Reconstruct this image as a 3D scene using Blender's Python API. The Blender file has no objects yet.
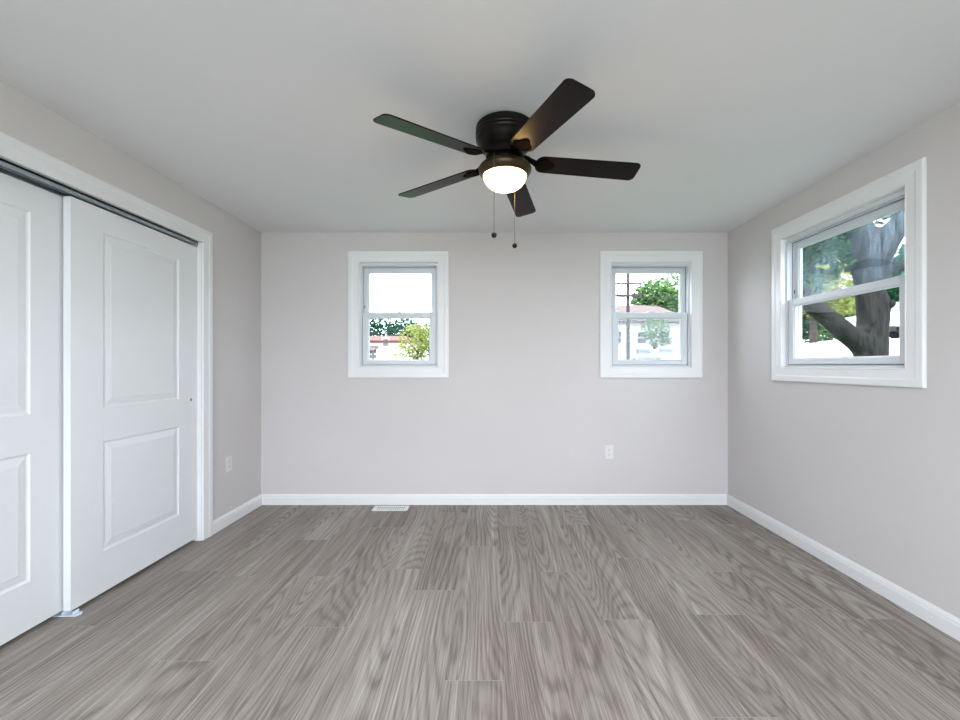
import bpy, bmesh, math, random
from mathutils import Vector, Matrix

C = bpy.context.scene
COL = C.collection
PI = math.pi
random.seed(7)

# ------------------------------------------------------------------ camera
F = 426.67                      # focal length in pixels of the 960 x 720 frame
CZ = 1.194                      # eye height
cam_d = bpy.data.cameras.new('camera')
cam_d.sensor_width = 36.0
cam_d.lens = 16.0
cam_d.shift_x = -10.0 / 960
cam_d.shift_y = 6.0 / 960
cam_d.clip_start = 0.02
cam = bpy.data.objects.new('camera', cam_d)
cam.location = (0, 0, CZ)
cam.rotation_euler = (PI / 2, 0, 0)
COL.objects.link(cam)
C.camera = cam

# ------------------------------------------------------------------ world, sun, exposure
world = bpy.data.worlds.new('sky')
C.world = world
world.use_nodes = True
bg = world.node_tree.nodes['Background']
bg.inputs['Color'].default_value = (0.78, 0.875, 1.0, 1)     # bright overcast
bg.inputs['Strength'].default_value = 10.5

sun_d = bpy.data.lights.new('sun', 'SUN')
sun_d.energy = 4.0
sun_d.angle = 0.06
sun_d.color = (1.0, 0.96, 0.88)
sun = bpy.data.objects.new('sun', sun_d)
sun.rotation_euler = Vector((0.45, 0.35, -0.82)).to_track_quat('-Z', 'Y').to_euler()
COL.objects.link(sun)

# added fill light inside the room behind the camera, brightens the interior
rear_fill_d = bpy.data.lights.new('rear_fill_light', 'AREA')
rear_fill_d.shape = 'RECTANGLE'
rear_fill_d.size = 2.6
rear_fill_d.size_y = 1.5
rear_fill_d.energy = 102
rear_fill_d.spread = math.radians(165)
rear_fill_d.color = (0.86, 0.925, 1.0)
rear_fill = bpy.data.objects.new('rear_fill_light', rear_fill_d)
rear_fill.location = (0.0, -1.20, 1.75)
rear_fill.rotation_euler = (PI / 2 - 0.72, 0, 0)      # fill aimed inward and down
COL.objects.link(rear_fill)

vs = C.view_settings
vs.view_transform = 'Standard'
vs.look = 'None'
vs.exposure = 0.0
vs.gamma = 1.0
vs.use_curve_mapping = False


# ------------------------------------------------------------------ materials
def mat(name, color, rough=0.5, spec=0.5, metal=0.0, noise=0.0, nscale=20.0, bump=0.0, bscale=200.0, emis=None, estr=0.0, coat=0.0):
    m = bpy.data.materials.new(name)
    m.use_nodes = True
    nt = m.node_tree
    b = nt.nodes['Principled BSDF']
    b.inputs['Base Color'].default_value = (*color, 1)
    b.inputs['Roughness'].default_value = rough
    b.inputs['Specular IOR Level'].default_value = spec
    b.inputs['Metallic'].default_value = metal
    b.inputs['Coat Weight'].default_value = coat
    if emis:
        b.inputs['Emission Color'].default_value = (*emis, 1)
        b.inputs['Emission Strength'].default_value = estr
    tc = nt.nodes.new('ShaderNodeTexCoord')
    if noise > 0:
        n = nt.nodes.new('ShaderNodeTexNoise')
        n.inputs['Scale'].default_value = nscale
        n.inputs['Detail'].default_value = 4
        r = nt.nodes.new('ShaderNodeValToRGB')
        r.color_ramp.elements[0].position = 0.3
        r.color_ramp.elements[1].position = 0.7
        r.color_ramp.elements[0].color = (*[max(0, c * (1 - noise)) for c in color], 1)
        r.color_ramp.elements[1].color = (*[min(1, c * (1 + noise)) for c in color], 1)
        nt.links.new(tc.outputs['Object'], n.inputs['Vector'])
        nt.links.new(n.outputs['Fac'], r.inputs['Fac'])
        nt.links.new(r.outputs['Color'], b.inputs['Base Color'])
    if bump > 0:
        n2 = nt.nodes.new('ShaderNodeTexNoise')
        n2.inputs['Scale'].default_value = bscale
        n2.inputs['Detail'].default_value = 3
        bp = nt.nodes.new('ShaderNodeBump')
        bp.inputs['Strength'].default_value = bump
        bp.inputs['Distance'].default_value = 0.002
        nt.links.new(tc.outputs['Object'], n2.inputs['Vector'])
        nt.links.new(n2.outputs['Fac'], bp.inputs['Height'])
        nt.links.new(bp.outputs['Normal'], b.inputs['Normal'])
    return m


def glass_mat(name, streak_amt=0.0, tint=(1, 1, 1)):
    m = bpy.data.materials.new(name)
    m.use_nodes = True
    nt = m.node_tree
    nt.nodes.remove(nt.nodes['Principled BSDF'])
    out = nt.nodes['Material Output']
    tr = nt.nodes.new('ShaderNodeBsdfTransparent')
    tr.inputs['Color'].default_value = (*tint, 1)
    gl = nt.nodes.new('ShaderNodeBsdfGlossy')
    gl.inputs['Roughness'].default_value = 0.02
    fr = nt.nodes.new('ShaderNodeFresnel')
    fr.inputs['IOR'].default_value = 1.14
    mx = nt.nodes.new('ShaderNodeMixShader')
    gm = nt.nodes.new('ShaderNodeNewGeometry')
    inv = nt.nodes.new('ShaderNodeMath')
    inv.operation = 'SUBTRACT'
    inv.inputs[0].default_value = 1.0
    ff = nt.nodes.new('ShaderNodeMath')
    ff.operation = 'MULTIPLY'
    nt.links.new(gm.outputs['Backfacing'], inv.inputs[1])
    nt.links.new(fr.outputs[0], ff.inputs[0])
    nt.links.new(inv.outputs[0], ff.inputs[1])
    nt.links.new(ff.outputs[0], mx.inputs[0])
    nt.links.new(tr.outputs[0], mx.inputs[1])
    nt.links.new(gl.outputs[0], mx.inputs[2])
    last = mx
    if streak_amt > 0:
        # translucent noise streaks over a thin even film on the pane
        tc = nt.nodes.new('ShaderNodeTexCoord')
        mp = nt.nodes.new('ShaderNodeMapping')
        mp.inputs['Scale'].default_value = (44, 44, 5)
        n = nt.nodes.new('ShaderNodeTexNoise')
        n.inputs['Scale'].default_value = 1.6
        n.inputs['Detail'].default_value = 6
        n.inputs['Roughness'].default_value = 0.65
        n2 = nt.nodes.new('ShaderNodeTexNoise')
        n2.inputs['Scale'].default_value = 3.2
        n2.inputs['Detail'].default_value = 2
        r = nt.nodes.new('ShaderNodeMapRange')
        r.inputs[1].default_value = 0.42
        r.inputs[2].default_value = 0.72
        r2 = nt.nodes.new('ShaderNodeMapRange')
        r2.inputs[1].default_value = 0.38
        r2.inputs[2].default_value = 0.66
        mu = nt.nodes.new('ShaderNodeMath')
        mu.operation = 'MULTIPLY'
        mu2 = nt.nodes.new('ShaderNodeMath')
        mu2.operation = 'MULTIPLY_ADD'
        mu2.inputs[1].default_value = streak_amt
        mu2.inputs[2].default_value = 0.03
        tl = nt.nodes.new('ShaderNodeBsdfTranslucent')
        tl.inputs['Color'].default_value = (0.36, 0.43, 0.52, 1)
        m2 = nt.nodes.new('ShaderNodeMixShader')
        L = nt.links.new
        L(tc.outputs['Object'], mp.inputs[0])
        L(mp.outputs[0], n.inputs['Vector'])
        L(tc.outputs['Object'], n2.inputs['Vector'])
        L(n.outputs['Fac'], r.inputs[0])
        L(n2.outputs['Fac'], r2.inputs[0])
        L(r.outputs[0], mu.inputs[0])
        L(r2.outputs[0], mu.inputs[1])
        L(mu.outputs[0], mu2.inputs[0])
        L(mu2.outputs[0], m2.inputs[0])
        L(mx.outputs[0], m2.inputs[1])
        L(tl.outputs[0], m2.inputs[2])
        last = m2
    nt.links.new(last.outputs[0], out.inputs['Surface'])
    return m


def screen_mat(name, cover):
    m = bpy.data.materials.new(name)
    m.use_nodes = True
    nt = m.node_tree
    nt.nodes.remove(nt.nodes['Principled BSDF'])
    tr = nt.nodes.new('ShaderNodeBsdfTransparent')
    tl = nt.nodes.new('ShaderNodeBsdfTranslucent')
    tl.inputs['Color'].default_value = (0.15, 0.165, 0.17, 1)
    mx = nt.nodes.new('ShaderNodeMixShader')
    mx.inputs[0].default_value = cover
    nt.links.new(tr.outputs[0], mx.inputs[1])
    nt.links.new(tl.outputs[0], mx.inputs[2])
    nt.links.new(mx.outputs[0], nt.nodes['Material Output'].inputs['Surface'])
    return m


def leaf_mat(name, c1, c2, trans=0.4):
    m = bpy.data.materials.new(name)
    m.use_nodes = True
    nt = m.node_tree
    nt.nodes.remove(nt.nodes['Principled BSDF'])
    geo = nt.nodes.new('ShaderNodeNewGeometry')
    r = nt.nodes.new('ShaderNodeValToRGB')
    r.color_ramp.elements[0].color = (*c1, 1)
    r.color_ramp.elements[1].color = (*c2, 1)
    d = nt.nodes.new('ShaderNodeBsdfDiffuse')
    t = nt.nodes.new('ShaderNodeBsdfTranslucent')
    mx = nt.nodes.new('ShaderNodeMixShader')
    mx.inputs[0].default_value = trans
    L = nt.links.new
    L(geo.outputs['Random Per Island'], r.inputs[0])
    L(r.outputs[0], d.inputs['Color'])
    L(r.outputs[0], t.inputs['Color'])
    L(d.outputs[0], mx.inputs[1])
    L(t.outputs[0], mx.inputs[2])
    L(mx.outputs[0], nt.nodes['Material Output'].inputs['Surface'])
    return m


def bark_mat(name, c1, c2):
    m = bpy.data.materials.new(name)
    m.use_nodes = True
    nt = m.node_tree
    b = nt.nodes['Principled BSDF']
    b.inputs['Roughness'].default_value = 0.95
    b.inputs['Specular IOR Level'].default_value = 0.1
    tc = nt.nodes.new('ShaderNodeTexCoord')
    mp = nt.nodes.new('ShaderNodeMapping')
    mp.inputs['Scale'].default_value = (9, 9, 2.2)
    n = nt.nodes.new('ShaderNodeTexNoise')
    n.inputs['Scale'].default_value = 1.6
    n.inputs['Detail'].default_value = 7
    n.inputs['Roughness'].default_value = 0.7
    r = nt.nodes.new('ShaderNodeValToRGB')
    r.color_ramp.elements[0].position = 0.36
    r.color_ramp.elements[1].position = 0.66
    r.color_ramp.elements[0].color = (*c1, 1)
    r.color_ramp.elements[1].color = (*c2, 1)
    bp = nt.nodes.new('ShaderNodeBump')
    bp.inputs['Strength'].default_value = 0.7
    bp.inputs['Distance'].default_value = 0.03
    L = nt.links.new
    L(tc.outputs['Object'], mp.inputs[0])
    L(mp.outputs[0], n.inputs['Vector'])
    L(n.outputs['Fac'], r.inputs[0])
    L(r.outputs[0], b.inputs['Base Color'])
    L(n.outputs['Fac'], bp.inputs['Height'])
    L(bp.outputs[0], b.inputs['Normal'])
    return m


def plank_mat():
    m = bpy.data.materials.new('grey_oak_vinyl_plank')
    m.use_nodes = True
    nt = m.node_tree
    N = nt.nodes.new
    L = nt.links.new
    b = nt.nodes['Principled BSDF']
    tc = N('ShaderNodeTexCoord')
    geo = N('ShaderNodeNewGeometry')
    sep = N('ShaderNodeSeparateXYZ')
    L(tc.outputs['Object'], sep.inputs[0])

    def math_(op, a, bb=None, c=None):
        q = N('ShaderNodeMath')
        q.operation = op
        for i, v in enumerate((a, bb, c)):
            if v is None:
                continue
            if isinstance(v, (int, float)):
                q.inputs[i].default_value = v
            else:
                L(v, q.inputs[i])
        return q.outputs[0]
    rnd = geo.outputs['Random Per Island']
    rz = math_('MULTIPLY', rnd, 137.0)

    def vec(sx, sy):
        cb = N('ShaderNodeCombineXYZ')
        L(math_('MULTIPLY', sep.outputs[0], sx), cb.inputs[0])
        L(math_('MULTIPLY', sep.outputs[1], sy), cb.inputs[1])
        L(rz, cb.inputs[2])
        return cb.outputs[0]

    def noise(v, scale, detail, rough=0.5, dist=0.0):
        q = N('ShaderNodeTexNoise')
        q.inputs['Scale'].default_value = scale
        q.inputs['Detail'].default_value = detail
        q.inputs['Roughness'].default_value = rough
        q.inputs['Distortion'].default_value = dist
        L(v, q.inputs['Vector'])
        return q.outputs['Fac']
    field = noise(vec(3.4, 0.40), 1.0, 0.6, 0.4)
    wob = noise(vec(26, 2.2), 1.0, 3, 0.6)
    rings = math_('SINE', math_('MULTIPLY_ADD', field, 250.0, math_('MULTIPLY', wob, 5.0)))
    rings = math_('POWER', math_('MULTIPLY_ADD', rings, 0.5, 0.5), 2.2)
    fine = noise(vec(420, 5.0), 1.0, 5, 0.75)
    pore = noise(vec(170, 1.8), 1.0, 4, 0.7)
    streak = noise(vec(26, 0.6), 1.0, 6, 0.66)
    broad = noise(vec(5.0, 0.8), 1.0, 2)
    patch = noise(vec(2.0, 1.3), 1.0, 2)
    ringamt = math_('MULTIPLY', rings, math_('MULTIPLY_ADD', patch, -0.28, 0.04))
    v = math_('MULTIPLY_ADD', streak, 0.50, math_('MULTIPLY_ADD', fine, 0.62, ringamt))
    v = math_('MULTIPLY_ADD', pore, 0.46, v)
    v = math_('MULTIPLY_ADD', broad, 0.24, v)
    v = math_('MULTIPLY_ADD', rnd, 0.07, v)           # tone of each plank
    mr = N('ShaderNodeMapRange')
    mr.inputs[1].default_value = 0.54
    mr.inputs[2].default_value = 1.26
    L(v, mr.inputs[0])
    r = N('ShaderNodeValToRGB')
    e = r.color_ramp.elements
    e[0].position = 0.0
    e[0].color = (0.074, 0.060, 0.051, 1)
    e[1].position = 1.0
    e[1].color = (0.61, 0.565, 0.52, 1)
    q = e.new(0.36)
    q.color = (0.178, 0.150, 0.133, 1)
    q = e.new(0.66)
    q.color = (0.338, 0.302, 0.272, 1)
    L(mr.outputs[0], r.inputs[0])
    L(r.outputs[0], b.inputs['Base Color'])
    b.inputs['Roughness'].default_value = 0.45
    b.inputs['Specular IOR Level'].default_value = 0.2
    bp = N('ShaderNodeBump')
    bp.inputs['Strength'].default_value = 0.12
    bp.inputs['Distance'].default_value = 0.001
    L(fine, bp.inputs['Height'])
    L(bp.outputs[0], b.inputs['Normal'])
    return m


M = {}
M['wall'] = mat('wall_paint', (0.585, 0.555, 0.545), 0.75, 0.25, noise=0.012, nscale=2.0, bump=0.05, bscale=260)
M['ceiling'] = mat('ceiling_paint', (0.78, 0.775, 0.775), 0.85, 0.2, noise=0.012, nscale=1.5, bump=0.05, bscale=220)
M['trim'] = mat('trim_paint', (0.74, 0.74, 0.74), 0.35, 0.5, noise=0.01, nscale=6)
M['door'] = mat('door_paint', (0.71, 0.72, 0.725), 0.42, 0.5, noise=0.008, nscale=4, bump=0.04, bscale=300)
M['vinyl'] = mat('window_vinyl', (0.60, 0.63, 0.66), 0.4, 0.5, noise=0.015, nscale=10)
M['weather'] = mat('weather_strip', (0.05, 0.055, 0.06), 0.6, noise=0.1, nscale=30)
M['plank'] = plank_mat()
M['seam'] = mat('floor_seam', (0.33, 0.31, 0.30), 0.6, noise=0.1, nscale=30)
M['metal'] = mat('track_metal', (0.34, 0.40, 0.42), 0.45, 0.5, 0.35, noise=0.08, nscale=25)
M['guide'] = mat('guide_plastic', (0.62, 0.70, 0.78), 0.4, 0.5, noise=0.03, nscale=40)
M['brass'] = mat('aged_brass', (0.35, 0.27, 0.10), 0.35, 0.5, 0.9, noise=0.2, nscale=60)
M['dark'] = mat('dark_slot', (0.02, 0.02, 0.022), 0.7, 0.2, noise=0.1, nscale=60)
M['plastic'] = mat('outlet_plastic', (0.68, 0.67, 0.66), 0.35, 0.5, noise=0.01, nscale=30)
M['register'] = mat('register_enamel', (0.86, 0.86, 0.86), 0.3, 0.5, noise=0.01, nscale=30)
M['bronze'] = mat('oil_rubbed_bronze', (0.006, 0.004, 0.0035), 0.30, 0.16, 0.0, noise=0.25, nscale=18)
M['iron'] = mat('cast_iron_arm', (0.005, 0.0035, 0.003), 0.85, 0.05, 0.0, noise=0.25, nscale=30)
M['fitter'] = mat('bowl_lit_bronze', (0.040, 0.022, 0.010), 0.34, 0.4, 0.5, noise=0.25, nscale=18)  # bronze made browner: warm glow of the bowl put into the colour
M['blade'] = mat('espresso_blade', (0.006, 0.0035, 0.0028), 0.30, 0.12, 0.0, noise=0.3, nscale=12)
M['chain'] = mat('bead_chain', (0.12, 0.09, 0.06), 0.4, 0.5, 0.7, noise=0.1, nscale=200)
M['ball'] = mat('chain_ball', (0.008, 0.006, 0.005), 0.4, 0.2, noise=0.2, nscale=60)
M['bowl'] = mat('lit_frosted_bowl', (0.9, 0.88, 0.82), 0.4, 0.4, noise=0.01, nscale=10, emis=(1.0, 0.60, 0.22), estr=34.0)
M['glass'] = glass_mat('window_glass')
M['streaky_glass'] = glass_mat('streaked_glass', streak_amt=0.34)
M['screen'] = screen_mat('insect_screen', 0.34)
M['bark'] = bark_mat('tree_bark', (0.0072, 0.0072, 0.0066), (0.03, 0.0288, 0.027))
M['bark2'] = bark_mat('thin_bark', (0.018, 0.015, 0.012), (0.06, 0.051, 0.042))
M['leaf_a'] = leaf_mat('maple_leaf', (0.00744, 0.0341, 0.01116), (0.0372, 0.1054, 0.031))
M['leaf_b'] = leaf_mat('pale_leaf', (0.048, 0.112, 0.040), (0.155, 0.245, 0.095))
M['leaf_c'] = leaf_mat('yellow_leaf', (0.124, 0.1612, 0.0372), (0.2604, 0.2604, 0.0868))
M['leaf_d'] = leaf_mat('deep_leaf', (0.0062, 0.031, 0.0186), (0.031, 0.093, 0.0434))
M['grass'] = mat('lawn_grass', (0.05, 0.10, 0.03), 0.95, 0.1, noise=0.4, nscale=3)
M['concrete'] = mat('pale_concrete', (0.26, 0.255, 0.25), 0.9, 0.2, noise=0.12, nscale=2)
M['siding'] = mat('white_siding', (0.62, 0.58, 0.54), 0.8, 0.2, noise=0.05, nscale=4)
M['pinkwall'] = mat('pale_brick_wall', (0.085, 0.062, 0.055), 0.9, 0.2, noise=0.08, nscale=5)
M['redroof'] = mat('red_roof', (0.070, 0.030, 0.022), 0.9, 0.2, noise=0.15, nscale=6)
M['greyroof'] = mat('pale_roof', (0.085, 0.062, 0.056), 0.9, 0.2, noise=0.12, nscale=6)
M['pane'] = mat('dark_window_pane', (0.05, 0.06, 0.07), 0.15, 0.5, noise=0.1, nscale=3)
M['pole'] = mat('weathered_pole', (0.036, 0.03, 0.027), 0.9, 0.2, noise=0.2, nscale=8)
M['wire'] = mat('wire_rubber', (0.02, 0.02, 0.022), 0.7, 0.2, noise=0.1, nscale=8)
M['car_white'] = mat('white_car_paint', (0.55, 0.57, 0.60), 0.3, 0.5, noise=0.02, nscale=5, coat=0.5)
M['car_silver'] = mat('silver_car_paint', (0.26, 0.29, 0.32), 0.3, 0.5, 0.3, noise=0.02, nscale=5, coat=0.5)
M['car_dark'] = mat('dark_car_paint', (0.08, 0.09, 0.11), 0.3, 0.5, 0.2, noise=0.02, nscale=5, coat=0.5)
M['tyre'] = mat('tyre_rubber', (0.02, 0.02, 0.02), 0.9, 0.2, noise=0.1, nscale=20)
M['shingle'] = mat('outer_roof', (0.12, 0.11, 0.11), 0.9, 0.2, noise=0.2, nscale=10)


# ------------------------------------------------------------------ mesh helpers
class MB:
    def __init__(self):
        self.v, self.f, self.mi, self.sm = [], [], [], []

    def add(self, vs, fs, mi=0, smooth=False):
        o = len(self.v)
        self.v += [tuple(p) for p in vs]
        for f in fs:
            self.f.append([o + i for i in f])
            self.mi.append(mi)
            self.sm.append(smooth)

    def box(self, x0, x1, y0, y1, z0, z1, mi=0):
        vs = [(x, y, z) for x in (x0, x1) for y in (y0, y1) for z in (z0, z1)]
        self.add(vs, [(0, 1, 3, 2), (4, 6, 7, 5), (0, 4, 5, 1), (2, 3, 7, 6), (0, 2, 6, 4), (1, 5, 7, 3)], mi)

    def lathe(self, prof, n=48, cx=0, cy=0, mi=0, smooth=True, cap=True):
        vs = []
        for r, z in prof:
            for k in range(n):
                a = 2 * PI * k / n
                vs.append((cx + r * math.cos(a), cy + r * math.sin(a), z))
        fs = []
        for i in range(len(prof) - 1):
            for k in range(n):
                k2 = (k + 1) % n
                fs.append((i * n + k, i * n + k2, (i + 1) * n + k2, (i + 1) * n + k))
        if cap:
            fs.append(tuple(range(n)))
            fs.append(tuple(range((len(prof) - 1) * n, len(prof) * n))[::-1])
        self.add(vs, fs, mi, smooth)

    def tube(self, pts, radii, n=10, mi=0):
        pts = [Vector(p) for p in pts]
        if isinstance(radii, (int, float)):
            radii = [radii] * len(pts)
        vs = []
        for i, p in enumerate(pts):
            d = (pts[min(i + 1, len(pts) - 1)] - pts[max(i - 1, 0)]).normalized()
            up = Vector((0, 0, 1)) if abs(d.z) < 0.9 else Vector((0, 1, 0))
            a = d.cross(up).normalized()
            b = d.cross(a).normalized()
            for k in range(n):
                t = 2 * PI * k / n
                vs.append(p + (a * math.cos(t) + b * math.sin(t)) * radii[i])
        fs = []
        for i in range(len(pts) - 1):
            for k in range(n):
                k2 = (k + 1) % n
                fs.append((i * n + k, i * n + k2, (i + 1) * n + k2, (i + 1) * n + k))
        fs.append(tuple(range(n)))
        fs.append(tuple(range((len(pts) - 1) * n, len(pts) * n))[::-1])
        self.add(vs, fs, mi, True)

    def sphere(self, c, r, n=16, mi=0, sz=1.0):
        prof = []
        for i in range(1, n // 2):
            t = PI * i / (n // 2)
            prof.append((r * math.sin(t), c[2] + r * sz * math.cos(t)))
        self.lathe(prof, n, c[0], c[1], mi)

    def prism(self, outline, z0, z1, mi=0):
        n = len(outline)
        vs = [(x, y, z0) for x, y in outline] + [(x, y, z1) for x, y in outline]
        fs = [tuple(range(n))[::-1], tuple(range(n, 2 * n))]
        for k in range(n):
            k2 = (k + 1) % n
            fs.append((k, k2, n + k2, n + k))
        self.add(vs, fs, mi)

    def ring(self, x0, x1, z0, z1, prof, mi=0, smooth=False):
        """closed profile (u outward from the rectangle, y depth) swept round a rectangle in the XZ plane, mitred"""
        vs = []
        for (u, y) in prof:
            vs += [(x0 - u, y, z0 - u), (x1 + u, y, z0 - u), (x1 + u, y, z1 + u), (x0 - u, y, z1 + u)]
        n = len(prof)
        fs = []
        for i in range(n):
            j = (i + 1) % n
            for k in range(4):
                k2 = (k + 1) % 4
                fs.append((i * 4 + k, i * 4 + k2, j * 4 + k2, j * 4 + k))
        self.add(vs, fs, mi, smooth)

    def build(self, name, mats, parent=None, loc=None, bevel=0.0, fix=True):
        me = bpy.data.meshes.new(name)
        me.from_pydata(self.v, [], self.f)
        if not isinstance(mats, (list, tuple)):
            mats = [mats]
        for m in mats:
            me.materials.append(m)
        me.polygons.foreach_set('material_index', self.mi)
        me.polygons.foreach_set('use_smooth', self.sm)
        if fix:
            bm = bmesh.new()
            bm.from_mesh(me)
            bmesh.ops.recalc_face_normals(bm, faces=bm.faces)
            bm.to_mesh(me)
            bm.free()
        me.update()
        o = bpy.data.objects.new(name, me)
        COL.objects.link(o)
        if parent:
            o.parent = parent
        if loc:
            o.location = loc
        if any(self.sm):
            try:
                me.set_sharp_from_angle(angle=math.radians(40))
            except Exception:
                pass
        if bevel:
            b = o.modifiers.new('bevel', 'BEVEL')
            b.width = bevel
            b.segments = 2
            b.limit_method = 'ANGLE'
        return o


def empty(name, loc=(0, 0, 0), rz=0.0):
    o = bpy.data.objects.new(name, None)
    o.empty_display_size = 0.1
    o.location = loc
    o.rotation_euler = (0, 0, rz)
    COL.objects.link(o)
    return o


def tag(o, label, cat, group=None):
    o['label'] = label
    o['category'] = cat
    if group:
        o['group'] = group
    return o


def struct(o, label=None, cat=None):
    o['kind'] = 'structure'
    if label:
        o['label'] = label
        o['category'] = cat
    return o


# ------------------------------------------------------------------ room shell
XL, XR, YB, YF, H = -1.974, 2.051, 3.68, -1.6, 2.347
T = 0.125
CY0, CY1, CZT = 1.13, 2.925, 2.043                     # closet opening in the left wall
W1 = (-1.131, -0.446, 1.182, 2.092)                    # back window, left   (x0, x1, z0, z1)
W2 = (1.038, 1.738, 1.182, 2.092)                      # back window, right
W3 = (2.095, 2.995, 1.180, 2.085)                      # right wall window   (y0, y1, z0, z1)
W4 = (-1.4, 1.4, 0.6, 2.1)                             # added, unseen wide window behind the camera


def wall_boxes(mb, u0, u1, z0, z1, holes, put):
    u = u0
    for (a, b, c, d) in sorted(holes):
        put(mb, u, a, z0, z1)
        if c > z0:
            put(mb, a, b, z0, c)
        if d < z1:
            put(mb, a, b, d, z1)
        u = b
    put(mb, u, u1, z0, z1)


mb = MB()
wall_boxes(mb, XL - T, XR + T, 0, H, [W1, W2], lambda m, a, b, c, d: m.box(a, b, YB, YB + T, c, d))
struct(mb.build('wall_back', M['wall']), 'pale warm grey far wall with two small windows', 'wall')
mb = MB()
wall_boxes(mb, YF, YB, 0, H, [W3], lambda m, a, b, c, d: m.box(XR, XR + T, a, b, c, d))
struct(mb.build('wall_right', M['wall']), 'pale grey right-hand wall with one window', 'wall')
mb = MB()
wall_boxes(mb, YF, YB, 0, H, [(CY0, CY1, 0, CZT)], lambda m, a, b, c, d: m.box(XL - T, XL, a, b, c, d))
struct(mb.build('wall_left', M['wall']), 'pale grey left-hand wall around the sliding closet doors', 'wall')
mb = MB()
wall_boxes(mb, XL - T, XR + T, 0, H, [W4], lambda m, a, b, c, d: m.box(a, b, YF - T, YF, c, d))
struct(mb.build('wall_front', M['wall']), 'pale grey wall behind the camera', 'wall')
mb = MB()
mb.box(-2.85, -2.80, 0.95, 3.1, 0, H)
mb.box(-2.80, XL - T, 0.95, 1.0, 0, H)
mb.box(-2.80, XL - T, 3.05, 3.1, 0, H)
struct(mb.build('wall_closet', M['wall']), 'inner walls of the closet behind the sliding doors', 'wall')

mb = MB()
mb.box(-2.85, XR + T, YF - T, YB + T, H, H + 0.15)
mb.box(-3.2, XR + 0.45, YF - 1.1, YB + 0.3, H + 0.15, H + 0.3, 1)  # unseen roof slab, rear overhang extended to block sun from the rear opening
struct(mb.build('ceiling', [M['ceiling'], M['shingle']]), 'flat white painted ceiling', 'ceiling')

# floor of individual planks with their real end joints
PW, PL, PX = 0.2335, 1.205, 0.056
known = {0: 1.99, 1: 2.475, 2: 2.007, 4: 2.05, 5: 2.475, -4: 1.95, -3: 2.51, -6: 1.728, 3: 1.45, -1: 1.62, -2: 2.27, -5: 2.42}
mb = MB()
mb.box(-2.85, XR + 0.02, YF - 0.05, YB + 0.02, -0.12, -0.0012, 1)
i0 = math.floor((-2.85 - PX) / PW)
i1 = math.ceil((XR - PX) / PW)
rr = random.Random(3)
for i in range(i0, i1):
    x0, x1 = PX + i * PW, PX + (i + 1) * PW
    x0c, x1c = max(x0, -2.82), min(x1, XR)
    s = known.get(i, rr.uniform(0, PL))
    while s > YF:
        s -= PL
    y = s
    while y < YB:
        a, b = max(y, YF), min(y + PL, YB)
        if b - a > 0.01:
            g, ge = 0.0004, 0.0011
            mb.add([(x0c + g, a + ge, 0), (x1c - g, a + ge, 0), (x1c - g, b - ge, 0), (x0c + g, b - ge, 0)], [(0, 1, 2, 3)], 0)
        y += PL
struct(mb.build('floor', [M['plank'], M['seam']], fix=False), 'grey oak-look plank floor', 'floor')

# baseboards: stepped profile with a rounded top bead
BBP = [(0, 0), (0.015, 0), (0.015, 0.060), (0.012, 0.066), (0.012, 0.074), (0.007, 0.084), (0.004, 0.090), (0, 0.090)]


def baseboard(name, p0, p1, nrm, label):
    m = MB()
    p0, p1, nrm = Vector((*p0, 0)), Vector((*p1, 0)), Vector((*nrm, 0))
    vs = [p0 + nrm * d + Vector((0, 0, z)) for d, z in BBP] + [p1 + nrm * d + Vector((0, 0, z)) for d, z in BBP]
    n = len(BBP)
    fs = [tuple(range(n)), tuple(range(n, 2 * n))[::-1]] + [(k, (k + 1) % n, n + (k + 1) % n, n + k) for k in range(n)]
    m.add(vs, fs)
    return struct(m.build(name, M['trim']), label, 'baseboard')


CAS = 0.095
baseboard('baseboard_back', (XL + 0.014, YB), (XR - 0.014, YB), (0, -1), 'white baseboard along the far wall')
baseboard('baseboard_right', (XR, YF), (XR, YB), (-1, 0), 'white baseboard along the right wall')
baseboard('baseboard_left', (XL, CY1 + CAS), (XL, YB), (1, 0), 'white baseboard between closet and far corner')
baseboard('baseboard_front', (XL, YF), (XR, YF), (0, 1), 'white baseboard behind the camera')

# ------------------------------------------------------------------ windows
CASP = [(0, 0), (0, -0.011), (0.004, -0.014), (0.010, -0.012), (0.052, -0.014), (0.060, -0.0175), (0.088, -0.018), (0.093, -0.0165), (0.095, -0.013), (0.095, 0)]


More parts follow.
